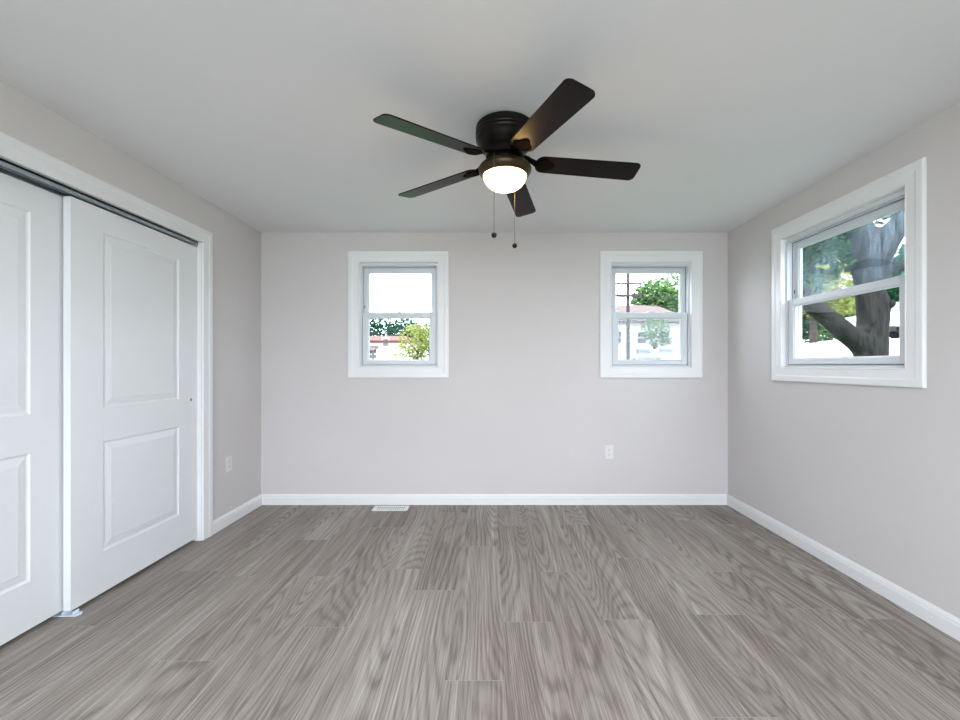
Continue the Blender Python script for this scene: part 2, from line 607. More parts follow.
def window(name, loc, rz, w, h, label, glass_up, glass_low, screen):
    """double-hung window; local x along the wall, y outward through the wall, z up from the sill of the opening"""
    root = struct(empty(name, loc, rz), label, 'window')
    x0, x1 = -w / 2, w / 2
    m = MB()
    m.ring(x0 + 0.004, x1 - 0.004, 0.004, h - 0.004, CASP)
    m.build('casing', M['trim'], root)
    m = MB()
    m.ring(x0 + 0.006, x1 - 0.006, 0.006, h - 0.006, [(0, -0.001), (0, 0.026), (0.006, 0.026), (0.006, -0.001)])
    m.ring(x0 + 0.0, x1 - 0.0, 0.0, h - 0.0, [(0, 0.026), (-0.014, 0.019), (-0.014, 0.026), (0, 0.034)])
    m.build('jamb', M['trim'], root)
    m = MB()
    # master frame with an inner stop, two tracks and an outer stop
    fw = 0.030
    m.ring(x0 + fw, x1 - fw, 0.028, h - fw - 0.012, [(0, 0.056), (0, 0.064), (0.012, 0.064), (0.012, 0.100), (0, 0.100), (0, 0.118), (fw - 0.001, 0.118), (fw - 0.001, 0.021), (0.010, 0.021), (0.010, 0.056)])
    m.build('window_frame', M['vinyl'], root)
    m = MB()
    m.ring(x0 + fw - 0.002, x1 - fw + 0.002, 0.027, h - fw - 0.010, [(0, 0.0555), (0.004, 0.0555), (0.004, 0.0565), (0, 0.0565)])
    m.build('weather_strip', M['weather'], root)
    mid = h * 0.487
    sx0, sx1 = x0 + 0.024, x1 - 0.024

    def sash(nm, y0, y1, z0, z1, st, top, bot, gm):
        s = MB()
        gx0, gx1, gz0, gz1 = sx0 + st, sx1 - st, z0 + bot, z1 - top
        s.box(sx0, gx0, y0, y1, z0, z1)
        s.box(gx1, sx1, y0, y1, z0, z1)
        s.box(gx0, gx1, y0, y1, z1 - top, z1)
        s.box(gx0, gx1, y0, y1, z0, gz0)
        so = s.build(nm, M['vinyl'], root, bevel=0.003)
        b = MB()                                     # sloped glazing bead
        b.ring(gx0, gx1, gz0, gz1, [(0.001, y0 + 0.002), (-0.009, y0 + 0.011), (-0.009, y1 - 0.011), (0.001, y1 - 0.002)])
        b.build('glazing_bead', M['vinyl'], so)
        g = MB()
        ym = (y0 + y1) / 2
        g.box(gx0 - 0.002, gx1 + 0.002, ym - 0.002, ym + 0.002, gz0 - 0.002, gz1 + 0.002)
        g.build('pane', gm, so)
        return so
    up = sash('upper_sash', 0.066, 0.096, mid - 0.004, h - 0.040, 0.040, 0.038, 0.036, glass_up)
    lo = sash('lower_sash', 0.026, 0.056, 0.024, mid + 0.030, 0.048, 0.042, 0.036, glass_low)
    m = MB()
    m.box(sx0, sx1, 0.056, 0.066, mid + 0.006, mid + 0.022)
    m.build('interlock', M['vinyl'], root)
    # cam lock on the meeting rail and two tilt latches
    m = MB()
    zt = mid + 0.030
    m.box(-0.028, 0.028, 0.028, 0.054, zt, zt + 0.006)
    m.prism([(-0.012, 0.030), (0.012, 0.030), (0.012, 0.052), (-0.012, 0.052)], zt + 0.006, zt + 0.014)
    m.tube([(0, 0.040, zt + 0.014), (0.03, 0.034, zt + 0.016)], 0.004, 8)
    m.build('sash_lock', M['vinyl'], lo)
    for sx in (sx0 + 0.03, sx1 - 0.03 - 0.05):
        m = MB()
        m.box(sx, sx + 0.05, 0.032, 0.048, zt, zt + 0.004)
        m.build('tilt_latch', M['vinyl'], lo)
    m = MB()
    m.box(x0 + 0.026, x0 + 0.034, 0.0615, 0.0655, mid + 0.075, mid + 0.10)
    m.build('vent_stop', M['dark'], up)
    # outer sill
    m = MB()
    m.box(x0, x1, 0.118, 0.17, -0.03, 0.02)
    m.build('outer_sill', M['vinyl'], root)
    if screen:
        m = MB()
        m.box(sx0 + 0.02, sx1 - 0.02, 0.104, 0.105, 0.03, mid + 0.02)
        m.build('insect_screen', M['screen'], root)
    return root


window('window_1', ((W1[0] + W1[1]) / 2, YB, W1[2]), 0, W1[1] - W1[0], W1[3] - W1[2],
       'small white double-hung window left on the far wall', M['glass'], M['glass'], False)
window('window_2', ((W2[0] + W2[1]) / 2, YB, W2[2]), 0, W2[1] - W2[0], W2[3] - W2[2],
       'small white double-hung window right on the far wall, above the outlet', M['glass'], M['glass'], True)
window('window_3', (XR, (W3[0] + W3[1]) / 2, W3[2]), -PI / 2, W3[1] - W3[0], W3[3] - W3[2],
       'white double-hung window on the right wall with a big tree outside', M['streaky_glass'], M['glass'], False)
# unseen window added behind the camera to go with the fill area light
r4 = struct(empty('window_4', (0, YF, W4[2]), PI), 'added wide window behind the camera, out of view', 'window')
m = MB()
m.ring(W4[0] + 0.004, W4[1] - 0.004, 0.004, W4[3] - W4[2] - 0.004, CASP)
m.build('casing', M['trim'], r4)
m = MB()
m.ring(W4[0] + 0.05, W4[1] - 0.05, 0.05, W4[3] - W4[2] - 0.05, [(0, 0.08), (0.05, 0.08), (0.05, 0.12), (0, 0.12)])
m.build('window_frame', M['vinyl'], r4)
m = MB()
m.box(W4[0] + 0.045, W4[1] - 0.045, 0.098, 0.102, 0.045, W4[3] - W4[2] - 0.045)
m.build('pane', M['glass'], r4)

# ------------------------------------------------------------------ closet: casing, jamb, track, doors
def three_sided(mb, y0, y1, zt, prof, mi=0):
    """profile (u outward, x into the room from the wall face) along left leg, head and right leg, in the YZ plane"""
    vs = []
    for (u, d) in prof:
        x = XL + d
        vs += [(x, y0 - u, 0.0), (x, y0 - u, zt + u), (x, y1 + u, zt + u), (x, y1 + u, 0.0)]
    n = len(prof)
    fs = []
    for i in range(n):
        j = (i + 1) % n
        for k in range(3):
            fs.append((i * 4 + k, i * 4 + k + 1, j * 4 + k + 1, j * 4 + k))
    fs.append(tuple(i * 4 for i in range(n)))
    fs.append(tuple(i * 4 + 3 for i in range(n))[::-1])
    mb.add(vs, fs, mi)


m = MB()
three_sided(m, CY0 + 0.004, CY1 - 0.004, CZT - 0.004, [(u, -y) for u, y in CASP])
struct(m.build('trim_1', M['trim']), 'white casing around the sliding closet doors', 'trim')
m = MB()
three_sided(m, CY0 + 0.010, CY1 - 0.010, CZT - 0.002, [(0, 0.0), (0.009, 0.0), (0.009, -T), (0, -T)])
struct(m.build('trim_2', M['trim']), 'white jamb lining inside the closet opening', 'trim')

m = MB()
xs = XL - 0.018
m.box(xs - 0.100, xs, CY0 + 0.012, CY1 - 0.012, CZT - 0.012, CZT - 0.003)
for dx, zz in ((0.0, 0.030), (-0.047, 0.022), (-0.098, 0.022)):
    m.box(xs + dx - 0.003, xs + dx, CY0 + 0.012, CY1 - 0.012, CZT - zz, CZT - 0.003)
m.box(xs - 0.001, xs + 0.002, CY0 + 0.012, CY1 - 0.012, CZT - 0.022, CZT - 0.018)
tag(m.build('sliding_door_track', M['metal']), 'grey metal sliding track above the white closet doors', 'door track')

DOOR_Z0, DOOR_Z1 = 0.024, 2.004


def closet_door(name, y0, y1, xface, label):
    """two-panel moulded slab; local x toward the room, y along the wall"""
    root = struct(empty(name, (xface, y0, DOOR_Z0)), label, 'door')
    w, h = y1 - y0, DOOR_Z1 - DOOR_Z0
    s = MB()
    s.box(-0.035, -0.0095, 0, w, 0, h)
    st = 0.172
    rows = [(0.212, 0.781), (0.955, 1.859)]
    s.box(-0.0095, 0, 0, st, 0, h)
    s.box(-0.0095, 0, w - st, w, 0, h)
    zs = [0] + [z for r in rows for z in r] + [h]
    for k in range(0, len(zs), 2):
        s.box(-0.0095, 0, st, w - st, zs[k], zs[k + 1])
    s.build('door_slab', M['door'], root)
    for (a, b) in rows:
        p = MB()
        loops = [(0, 0), (0.003, 0.003), (0.009, 0.0065), (0.016, 0.0068), (0.020, 0.0055), (0.043, 0.0022), (0.047, 0.0010)]
        vs, fs = [], []
        for (ins, d) in loops:
            vs += [(-d, st + ins, a + ins), (-d, w - st - ins, a + ins), (-d, w - st - ins, b - ins), (-d, st + ins, b - ins)]
        for i in range(len(loops) - 1):
            for k in range(4):
                k2 = (k + 1) % 4
                fs.append((i * 4 + k, i * 4 + k2, (i + 1) * 4 + k2, (i + 1) * 4 + k))
        e = (len(loops) - 1) * 4
        fs.append((e, e + 1, e + 2, e + 3))
        p.add(vs, fs)
        p.build('door_panel', M['door'], root, fix=False)
    return root, w


XD1 = XL - 0.026
d1, w1_ = closet_door('door_1', 2.035, CY1 - 0.008, XD1, 'white two-panel sliding closet door, the one in front with the small latch')
d2, w2_ = closet_door('door_2', 1.165, 2.072, XD1 - 0.047, 'white two-panel sliding closet door at left, sliding behind the other')
# small white rosette with a brass latch, on the front door
def pull(root, w, zz):
    yl = w - 0.070
    m = MB()
    n = 24
    for (r0, x0_, r1, x1_) in ((0.017, 0.0, 0.016, 0.003), (0.016, 0.003, 0.009, 0.0035)):
        vs = [(x0_, yl + r0 * math.cos(2 * PI * k / n), zz + r0 * math.sin(2 * PI * k / n)) for k in range(n)]
        vs += [(x1_, yl + r1 * math.cos(2 * PI * k / n), zz + r1 * math.sin(2 * PI * k / n)) for k in range(n)]
        m.add(vs, [(k, (k + 1) % n, n + (k + 1) % n, n + k) for k in range(n)], 0, True)
    o = m.build('door_latch', M['trim'], root)
    m = MB()
    m.tube([(-0.001, yl, zz), (0.0045, yl, zz)], 0.0105, 14)
    m.tube([(0.004, yl, zz), (0.009, yl + 0.002, zz - 0.003)], 0.005, 10)
    m.build('latch_bolt', M['brass'], o)['label'] = 'dark brass latch bolt'


pull(d1, w1_, 0.945)

# floor guide under the overlap of the two doors
g = empty('door_guide', (XD1 - 0.030, 2.052, 0.0))
tag(g, 'pale plastic floor guide under the overlap of the closet doors', 'door guide')
m = MB()
m.prism([(-0.075, -0.020), (0.052, -0.020), (0.066, 0.0), (0.052, 0.020), (-0.075, 0.020)], 0, 0.004)
m.build('guide_plate', M['guide'], g)
for x in (-0.059, -0.0145, 0.036):
    m = MB()
    m.box(x, x + 0.004, -0.015, 0.015, 0.0035, 0.021)
    m.build('guide_fin', M['guide'], g)

# ------------------------------------------------------------------ outlets and floor register
def outlet(loc, rz, label):
    root = tag(empty('electrical_outlet', loc, rz), label, 'outlet', 'wall outlets')
    m = MB()
    m.box(-0.035, 0.035, -0.005, 0, -0.0575, 0.0575)
    m.build('cover_plate', M['plastic'], root, bevel=0.002)
    for z in (-0.0205, 0.0205):
        m = MB()
        pts = []
        for k in range(24):
            a = 2 * PI * k / 24
            pts.append((0.0165 * math.cos(a), max(-0.0125, min(0.0125, 0.0165 * math.sin(a))) + z))
        vs = [(x, -0.0062, zz) for x, zz in pts] + [(x, -0.004, zz) for x, zz in pts]
        m.add(vs, [tuple(range(24)), tuple(range(24, 48))[::-1]] + [(k, (k + 1) % 24, 24 + (k + 1) % 24, 24 + k) for k in range(24)])
        r = m.build('receptacle', M['plastic'], root)
        m = MB()
        m.box(-0.0075, -0.0055, -0.0068, -0.006, z - 0.002, z + 0.007)
        m.box(0.0055, 0.0075, -0.0068, -0.006, z - 0.002, z + 0.006)
        m.tube([(0, -0.0068, z - 0.007), (0, -0.006, z - 0.007)], 0.0028, 10)
        m.build('slots', M['dark'], r)
    m = MB()
    m.tube([(0, -0.0065, 0), (0, -0.004, 0)], 0.003, 10)
    m.build('screw', M['metal'], root)


outlet((1.026, YB, 0.452), 0, 'white duplex outlet on the far wall under the right window')
outlet((XL, 3.222, 0.455), PI / 2, 'white duplex outlet on the left wall beside the closet casing')

rg = tag(empty('floor_register', (-0.830, 3.572, 0.0)), 'white slotted floor vent by the far baseboard', 'floor vent')
m = MB()
RW, RD = 0.146, 0.054
for (a, b, c, d) in ((-RW, RW, -RD, -RD + 0.015), (-RW, RW, RD - 0.015, RD), (-RW, -RW + 0.02, -RD + 0.015, RD - 0.015), (RW - 0.02, RW, -RD + 0.015, RD - 0.015)):
    m.box(a, b, c, d, 0, 0.006)
m.build('register_frame', M['register'], rg)
m = MB()
m.box(-RW + 0.02, RW - 0.02, -RD + 0.015, RD - 0.015, 0.0003, 0.0010)
m.build('duct_opening', M['dark'], rg)
m = MB()
for k in range(15):
    x = -RW + 0.028 + k * (2 * RW - 0.056) / 14
    m.box(x - 0.003, x + 0.003, -RD + 0.015, RD - 0.015, 0.0010, 0.0045)
m.box(-RW + 0.02, RW - 0.02, -0.004, 0.004, 0.0010, 0.0048)
m.build('louvers', M['register'], rg)

# ------------------------------------------------------------------ ceiling fan
FX, FY = 0.0715, 2.054
fan = tag(empty('ceiling_fan', (FX, FY, H)), 'dark bronze five-blade hugger ceiling fan with a lit bowl lamp', 'ceiling fan')
zc = 2.345 - H


def rel(p):
    return [(r, z - H) for r, z in p]


m = MB()
m.lathe(rel([(0.126, H), (0.138, 2.340), (0.141, 2.330), (0.139, 2.322), (0.139, 2.312), (0.1415, 2.309), (0.139, 2.306), (0.139, 2.296), (0.1415, 2.293),
             (0.139, 2.290), (0.138, 2.279), (0.1395, 2.276), (0.136, 2.272), (0.131, 2.258), (0.120, 2.242), (0.104, 2.228), (0.092, 2.222), (0.088, 2.214)]), 64)
m.build('motor_housing', M['bronze'], fan)
m = MB()
m.lathe(rel([(0.088, 2.216), (0.092, 2.212), (0.092, 2.194), (0.086, 2.190)]), 48)
m.build('flywheel', M['bronze'], fan)
m = MB()
m.lathe(rel([(0.050, 2.192), (0.066, 2.188), (0.066, 2.170), (0.062, 2.164), (0.060, 2.158)]), 48)
m.build('switch_housing', M['bronze'], fan)
m = MB()
m.lathe(rel([(0.056, 2.176), (0.074, 2.169), (0.104, 2.161), (0.121, 2.151), (0.1275, 2.141), (0.127, 2.131), (0.119, 2.116), (0.110, 2.106), (0.105, 2.105), (0.103, 2.112), (0.095, 2.124), (0.050, 2.150)]), 64)
m.build('light_fitter', M['fitter'], fan)
m = MB()
prof = [(0.099, 2.120)]
for k in range(0, 15):
    t = (PI / 2) * k / 14.5
    prof.append((0.1025 * math.cos(t) ** 0.85, 2.112 - 0.072 * math.sin(t)))
m.lathe(rel(prof), 64)
m.build('glass_bowl', M['bowl'], fan)['label'] = 'glowing frosted glass bowl'

R0, R1, BW0, BW1 = 0.150, 0.655, 0.114, 0.128
DROOP = math.radians(2.6)


def blade_outline():
    pts = []
    # root end rounded generously, tip with rounded corners
    def arc(cx, cy, r, a0, a1, n):
        return [(cx + r * math.cos(a0 + (a1 - a0) * k / n), cy + r * math.sin(a0 + (a1 - a0) * k / n)) for k in range(n + 1)]
    rr0, rt = 0.040, 0.028
    pts += arc(R0 + rr0, -BW0 / 2 + rr0, rr0, PI, 1.5 * PI, 8)
    pts += arc(R1 - rt, -BW1 / 2 + rt, rt, 1.5 * PI, 2 * PI, 8)
    pts += arc(R1 - rt, BW1 / 2 - rt, rt, 0, 0.5 * PI, 8)
    pts += arc(R0 + rr0, BW0 / 2 - rr0, rr0, 0.5 * PI, PI, 8)
    return pts


ZB = 2.177 - H
pitch = math.radians(-12.0)
for k in range(5):
    ang = math.radians(4.0 + 72 * k)
    m = MB()
    m.prism(blade_outline(), -0.0028, 0.0028)
    b = m.build('blade', M['blade'], fan, bevel=0.0012)
    bm_ = Matrix.Rotation(ang, 4, 'Z') @ Matrix.Translation((0, 0, ZB)) @ Matrix.Rotation(DROOP, 4, 'Y') @ Matrix.Rotation(pitch, 4, 'X')
    b.matrix_local = bm_
    m = MB()
    # cast iron arm: from the flywheel out and down to a rounded plate screwed under the blade root
    n = 9
    ptsc = [(0.070, 0.030), (0.092, 0.030), (0.112, 0.026), (0.130, 0.016), (0.146, 0.006), (0.160, 0.0)]
    wid = [0.020, 0.020, 0.017, 0.016, 0.019, 0.026]
    vs, fs = [], []
    for (x, z), w_ in zip(ptsc, wid):
        for (yy, zz) in ((-w_, -0.005), (-w_ * 0.5, -0.009), (w_ * 0.5, -0.009), (w_, -0.005), (w_, 0.002), (-w_, 0.002)):
            vs.append((x, yy, z + zz))
    for i in range(len(ptsc) - 1):
        for q in range(6):
            q2 = (q + 1) % 6
            fs.append((i * 6 + q, i * 6 + q2, (i + 1) * 6 + q2, (i + 1) * 6 + q))
    fs += [tuple(range(6)), tuple(range((len(ptsc) - 1) * 6, len(ptsc) * 6))[::-1]]
    m.add(vs, fs, 0, True)
    plate = [(0.160, -0.024), (0.175, -0.040), (0.192, -0.045), (0.206, -0.038), (0.214, -0.026), (0.228, -0.020), (0.240, -0.010), (0.244, 0.0),
             (0.240, 0.010), (0.228, 0.020), (0.214, 0.026), (0.206, 0.038), (0.192, 0.045), (0.175, 0.040), (0.160, 0.024)]
    m.prism(plate, -0.0078, -0.0030)
    iron = m.build('blade_iron', M['iron'], fan)
    iron.matrix_local = bm_
    for (sx, sy) in ((0.190, -0.030), (0.190, 0.030), (0.230, 0.0)):
        m = MB()
        m.lathe([(0.0055, -0.0078), (0.0050, -0.0096), (0.0025, -0.0106)], 12, sx, sy)
        m.build('screw', M['iron'], iron)

for (cx, cy, ztop, zball) in ((-0.053, -0.118, 2.160, 1.788), (0.054, 0.116, 2.158, 1.806)):
    m = MB()
    m.tube([(cx, cy, ztop - H), (cx, cy, zball + 0.012 - H)], 0.0011, 6)
    z = ztop - 0.01
    while z > zball + 0.016:
        m.sphere((cx, cy, z - H), 0.0019, 6)
        z -= 0.007
    ch = m.build('pull_chain', M['chain'], fan)
    m = MB()
    m.sphere((cx, cy, zball - H), 0.0128, 20)
    m.build('pull_ball', M['ball'], ch)

# ------------------------------------------------------------------ outside
def smooth(t):
    t = max(0.0, min(1.0, t))
    return t * t * (3 - 2 * t)


def ground_z(x, y):
    r = math.hypot(x, y)
    side = smooth((x / max(abs(y), 0.1) - 0.45) / 0.3) if y > 0 else (1.0 if x > 0 else 0.0)
    return 0.35 + smooth((r - 5) / 13) * 0.95 + side * smooth((r - 11) / 14) * 1.05


m = MB()
xs_ = [-60 + 2.5 * i for i in range(57)]
ys_ = [-14 + 2.5 * i for i in range(43)]
vs = []
for y in ys_:
    for x in xs_:
        z = ground_z(x, y)
        inside = -5.5 < x < 4.6 and -5 < y < 6.3
        vs.append((x, y, -0.4 if inside else z))
nx = len(xs_)
for j in range(len(ys_) - 1):
    for i in range(nx - 1):
        cx_, cy_ = (xs_[i] + xs_[i + 1]) / 2, (ys_[j] + ys_[j + 1]) / 2
        r = math.hypot(cx_, cy_)
        pave = (13.5 < r < 26 and cx_ > 8) or (24 < cy_ < 45)
        m.add([vs[j * nx + i], vs[j * nx + i + 1], vs[(j + 1) * nx + i + 1], vs[(j + 1) * nx + i]], [(0, 1, 2, 3)], 1 if pave else 0, True)
go = m.build('ground', [M['grass'], M['concrete']])
struct(go, 'lawn and pale street outside the windows', 'ground')


def P(px, py, Y):
    return Vector(((px - 490) * Y / F, Y, CZ + (366 - py) * Y / F))


def leaves(mb, clumps, n, size, seed=1, flat=0.6):
    """n folded leaf blades scattered through ellipsoid clumps [(centre, rx, ry, rz)]"""
    r = random.Random(seed)
    wts = [c[1] * c[2] * c[3] for c in clumps]
    for _ in range(n):
        c = r.choices(clumps, wts)[0]
        while True:
            q = Vector((r.uniform(-1, 1), r.uniform(-1, 1), r.uniform(-1, 1)))
            if 0.12 < q.length_squared < 1:
                break
        p = Vector(c[0]) + Vector((q.x * c[1], q.y * c[2], q.z * c[3]))
        s = size * r.uniform(0.6, 1.3)
        a = Vector((r.gauss(0, 1), r.gauss(0, 1), r.gauss(0, flat))).normalized()
        b = a.cross(Vector((r.gauss(0, 0.5), r.gauss(0, 0.5), 1))).normalized()
        n_ = a.cross(b)
        w = s * 0.42
        mb.add([p - a * s * 0.5, p + b * w + n_ * s * 0.12, p + a * s * 0.5, p - b * w + n_ * s * 0.12], [(0, 1, 2), (0, 2, 3)])


def limbs(name, mat_, parent, verts, edges, radii, sub=2):
    """a trunk and its limbs as one continuous skinned surface"""
    me = bpy.data.meshes.new(name)
    me.from_pydata([tuple(v) for v in verts], edges, [])
    me.materials.append(mat_)
    o = bpy.data.objects.new(name, me)
    COL.objects.link(o)
    o.parent = parent
    s = o.modifiers.new('skin', 'SKIN')
    s.use_smooth_shade = True
    for i, r in enumerate(radii):
        me.skin_vertices[0].data[i].radius = (r, r)
        me.skin_vertices[0].data[i].use_root = i == 0
    u = o.modifiers.new('sub', 'SUBSURF')
    u.levels = u.render_levels = sub
    return o


# the big tree outside the right window
TX, TY = 7.0, 7.75
tz = ground_z(TX, TY)
tree = tag(empty('large_tree', (TX, TY, tz)), 'big thick-trunked tree just outside the right window', 'tree')
base = Vector((TX, TY, tz))
tv = [base + Vector((0, 0, -0.3)), P(872, 372, 7.75), P(872, 345, 7.75), P(872, 322, 7.75), P(870, 300, 7.75), P(869, 278, 7.75), P(871, 255, 7.75),
      P(858, 228, 7.9), P(846, 190, 8.1), P(835, 120, 8.3),
      P(893, 232, 7.6), P(915, 205, 7.4), P(960, 160, 7.2),
      P(852, 338, 7.7), P(832, 321, 7.6), P(811, 304, 7.5), P(788, 282, 7.4), P(760, 240, 7.3),
      P(893, 268, 7.55), P(906, 264, 7.4),
      P(889, 305, 7.6), P(896, 302, 7.5)]
te = [(0, 1), (1, 2), (2, 3), (3, 4), (4, 5), (5, 6), (6, 7), (7, 8), (8, 9), (6, 10), (10, 11), (11, 12), (2, 13), (13, 14), (14, 15), (15, 16), (16, 17), (5, 18), (18, 19), (4, 20), (20, 21)]
tr_ = [0.34, 0.25, 0.225, 0.205, 0.215, 0.235, 0.29, 0.23, 0.21, 0.17, 0.21, 0.17, 0.14, 0.185, 0.165, 0.155, 0.13, 0.08, 0.085, 0.07, 0.085, 0.06]
limbs('trunk', M['bark'], tree, [v - base for v in tv], te, tr_, 2)
m = MB()
cl = [(P(800, 245, 7.6) - base, 0.50, 0.6, 0.42), (P(822, 262, 7.9) - base, 0.38, 0.5, 0.40), (P(800, 285, 7.8) - base, 0.35, 0.5, 0.26),
      (P(830, 232, 8.2) - base, 0.5, 0.6, 0.32), (P(893, 213, 8.6) - base, 0.35, 0.5, 0.18)]
leaves(m, cl, 1300, 0.16, 5)
cl2 = [(Vector((-0.6, 0.8, 6.2)), 3.4, 3.2, 1.7), (Vector((1.8, -0.4, 5.6)), 2.6, 2.6, 1.5), (Vector((-0.2, -1.2, 7.0)), 2.6, 2.6, 1.6)]
leaves(m, cl2, 3400, 0.34, 6)
m.build('foliage', M['leaf_a'], tree, fix=False)


def small_tree(name, label, cat, loc, trunk_h, clumps, n, size, lm, seed, group, tr=0.12):
    root = tag(empty(name, loc), label, cat, group)
    top = max(c[0][2] for c in clumps)
    limbs('trunk', M['bark2'], root, [(0, 0, -0.2), (0.03, 0, trunk_h * 0.5), (-0.04, 0.03, trunk_h), (0.2, 0.1, (trunk_h + top) / 2), (-0.3, 0.0, (trunk_h + top) / 2)],
          [(0, 1), (1, 2), (2, 3), (2, 4)], [tr * 1.3, tr, tr * 0.9, tr * 0.5, tr * 0.5], 1)
    q = MB()
    leaves(q, clumps, n, size, seed)
    q.build('foliage', lm, root, fix=False)
    return root


def gp(px, Y):
    x = (px - 490) * Y / F
    return Vector((x, Y, ground_z(x, Y)))


G_R = 'trees beyond the right window'
G_B = 'trees along the far street'
# trees seen through the right window
b0 = gp(813, 17)
small_tree('street_tree', 'slim young tree on the pale street, left of the big trunk', 'tree', b0, 1.2,
           [((0, 0, 2.4), 1.5, 1.5, 1.0), ((0.5, 0, 1.4), 1.0, 0.8, 0.6), ((-0.8, 0.2, 2.0), 1.0, 0.8, 0.7), ((1.4, 0.2, 1.7), 0.9, 0.8, 0.6)], 1900, 0.19, M['leaf_c'], 21, G_R, 0.13)
b0 = gp(840, 33)
small_tree('street_tree', 'pale green broad tree far behind the big trunk', 'tree', b0, 2.2,
           [((0, 0, 5.2), 4.2, 2.9, 2.6), ((-2.9, 0, 3.7), 2.9, 2.3, 1.6), ((2.9, 0, 3.9), 2.9, 2.3, 1.6), ((0.4, 0, 7.9), 3.3, 2.5, 1.9)], 4600, 0.48, M['leaf_b'], 22, G_R, 0.25)
b0 = gp(905, 19.5)
small_tree('street_tree', 'green tree at the right edge of the right window', 'tree', b0, 1.6,
           [((0, 0, 2.6), 2.0, 1.8, 1.2), ((0.8, 0, 3.6), 1.4, 1.4, 1.0)], 2600, 0.27, M['leaf_d'], 23, G_R, 0.2)
b0 = gp(783, 40)
small_tree('street_tree', 'dense deep green tree at the left edge of the right window', 'tree', b0, 2.0,
           [((0, 0, 5.5), 3.8, 2.8, 2.9), ((0.6, 0, 8.6), 3.2, 2.6, 2.2), ((2.6, 0.4, 4.2), 2.2, 1.8, 1.6)], 3400, 0.5, M['leaf_a'], 24, G_R, 0.25)


for (px_, Y_, w_, h_, lm_, lab) in ((792, 21, 1.4, 2.5, 'leaf_d', 'dark green shrub at the left edge of the right window, low down'),
                                   (818, 25.5, 1.7, 2.5, 'leaf_c', 'yellowish shrub behind the slim young tree'),
                                   (845, 22.6, 1.5, 2.5, 'leaf_b', 'pale green shrub seen between the big trunk and its low branch'),
                                   (876, 26.5, 1.8, 2.8, 'leaf_b', 'pale shrub hidden mostly behind the big trunk'),
                                   (918, 22.8, 1.5, 2.7, 'leaf_d', 'dark shrub behind the white parked car')):
    b_ = gp(px_, Y_)
    root = tag(empty('roadside_shrub', b_), lab, 'shrub', 'shrubs across the street')
    m = MB()
    leaves(m, [((0, 0, h_ * 0.55), w_, 1.1, h_ * 0.45), ((w_ * 0.5, 0.2, h_ * 0.35), w_ * 0.7, 0.9, h_ * 0.35), ((-w_ * 0.5, 0, h_ * 0.35), w_ * 0.7, 0.9, h_ * 0.35)], 1500, 0.24, int(px_))
    m.build('foliage', M[lm_], root, fix=False)
    limbs('stem', M['bark2'], root, [(0, 0, -0.2), (0.05, 0, 0.8), (0.5, 0.1, 1.6), (-0.5, 0, 1.5)], [(0, 1), (1, 2), (1, 3)], [0.08, 0.06, 0.035, 0.035], 1)


# houses down the street
def house(name, label, c, w, d, hw, hr, wall, roof, wins, group, over=0.4):
    root = tag(empty(name, c), label, 'house', group)
    q = MB()
    q.box(-w / 2, w / 2, 0, d, -0.3, hw)
    q.build('house_wall', wall, root)
    q = MB()
    a, b = w / 2 + over, over
    q.add([(-a, -b, hw - 0.05), (a, -b, hw - 0.05), (a, d + b, hw - 0.05), (-a, d + b, hw - 0.05),
           (-a, -b, hw + 0.12), (a, -b, hw + 0.12), (a, d + b, hw + 0.12), (-a, d + b, hw + 0.12),
           (-a * 0.55, d / 2, hw + hr), (a * 0.55, d / 2, hw + hr)],
          [(0, 1, 2, 3), (0, 1, 5, 4), (1, 2, 6, 5), (2, 3, 7, 6), (3, 0, 4, 7), (4, 5, 9, 8), (5, 6, 9), (6, 7, 8, 9), (7, 4, 8)])
    q.build('roof', roof, root)
    for (x, z, ww, hh) in wins:
        q = MB()
        q.ring(x - ww / 2, x + ww / 2, z - hh / 2, z + hh / 2, [(0, -0.05), (0.10, -0.05), (0.10, 0.01), (0, 0.01)])
        q.box(x - ww / 2, x + ww / 2, -0.045, 0.0, z - 0.04, z + 0.04)
        wf = q.build('house_window', M['siding'], root)
        q = MB()
        q.box(x - ww / 2, x + ww / 2, -0.02, -0.005, z - hh / 2, z + hh / 2)
        q.build('house_pane', M['pane'], wf)
    return root


G_H = 'houses on the far street'
hb = gp(374, 34)
gz = hb.z
h1 = house('house', 'pale house with a red roof seen through the left back window', hb, 6.0, 7.0, 2.45 + CZ - gz - 0.55, 0.75, M['siding'], M['redroof'],
           [(0.93, CZ + 1.88 - gz, 0.42, 0.62), (-0.10, CZ + 0.95 - gz, 0.55, 0.7), (-2.1, CZ + 1.6 - gz, 0.6, 0.8)], G_H, 0.3)
q = MB()
q.add([(-2.4, -1.3, CZ + 1.15 - gz), (0.35, -1.3, CZ + 1.15 - gz), (0.35, 0, CZ + 1.5 - gz), (-2.4, 0, CZ + 1.5 - gz),
       (-2.4, -1.3, CZ + 1.25 - gz), (0.35, -1.3, CZ + 1.25 - gz), (0.35, 0, CZ + 1.6 - gz), (-2.4, 0, CZ + 1.6 - gz)],
      [(0, 1, 2, 3), (4, 5, 6, 7), (0, 1, 5, 4), (1, 2, 6, 5), (2, 3, 7, 6), (3, 0, 4, 7)])
q.box(0.20, 0.32, -1.25, -1.13, -0.2, CZ + 1.16 - gz)
q.build('porch', M['pinkwall'], h1)
hb = gp(640, 48)
gz = hb.z
house('house', 'long pale house behind the parked cars, seen through the right back window', hb, 11.0, 8.0, CZ + 4.9 - gz, 2.5, M['siding'], M['greyroof'],
      [(-2.6, CZ + 3.2 - gz, 1.0, 1.3), (0.2, CZ + 3.2 - gz, 1.0, 1.3), (2.8, CZ + 3.2 - gz, 1.0, 1.3)], G_H, 0.6)

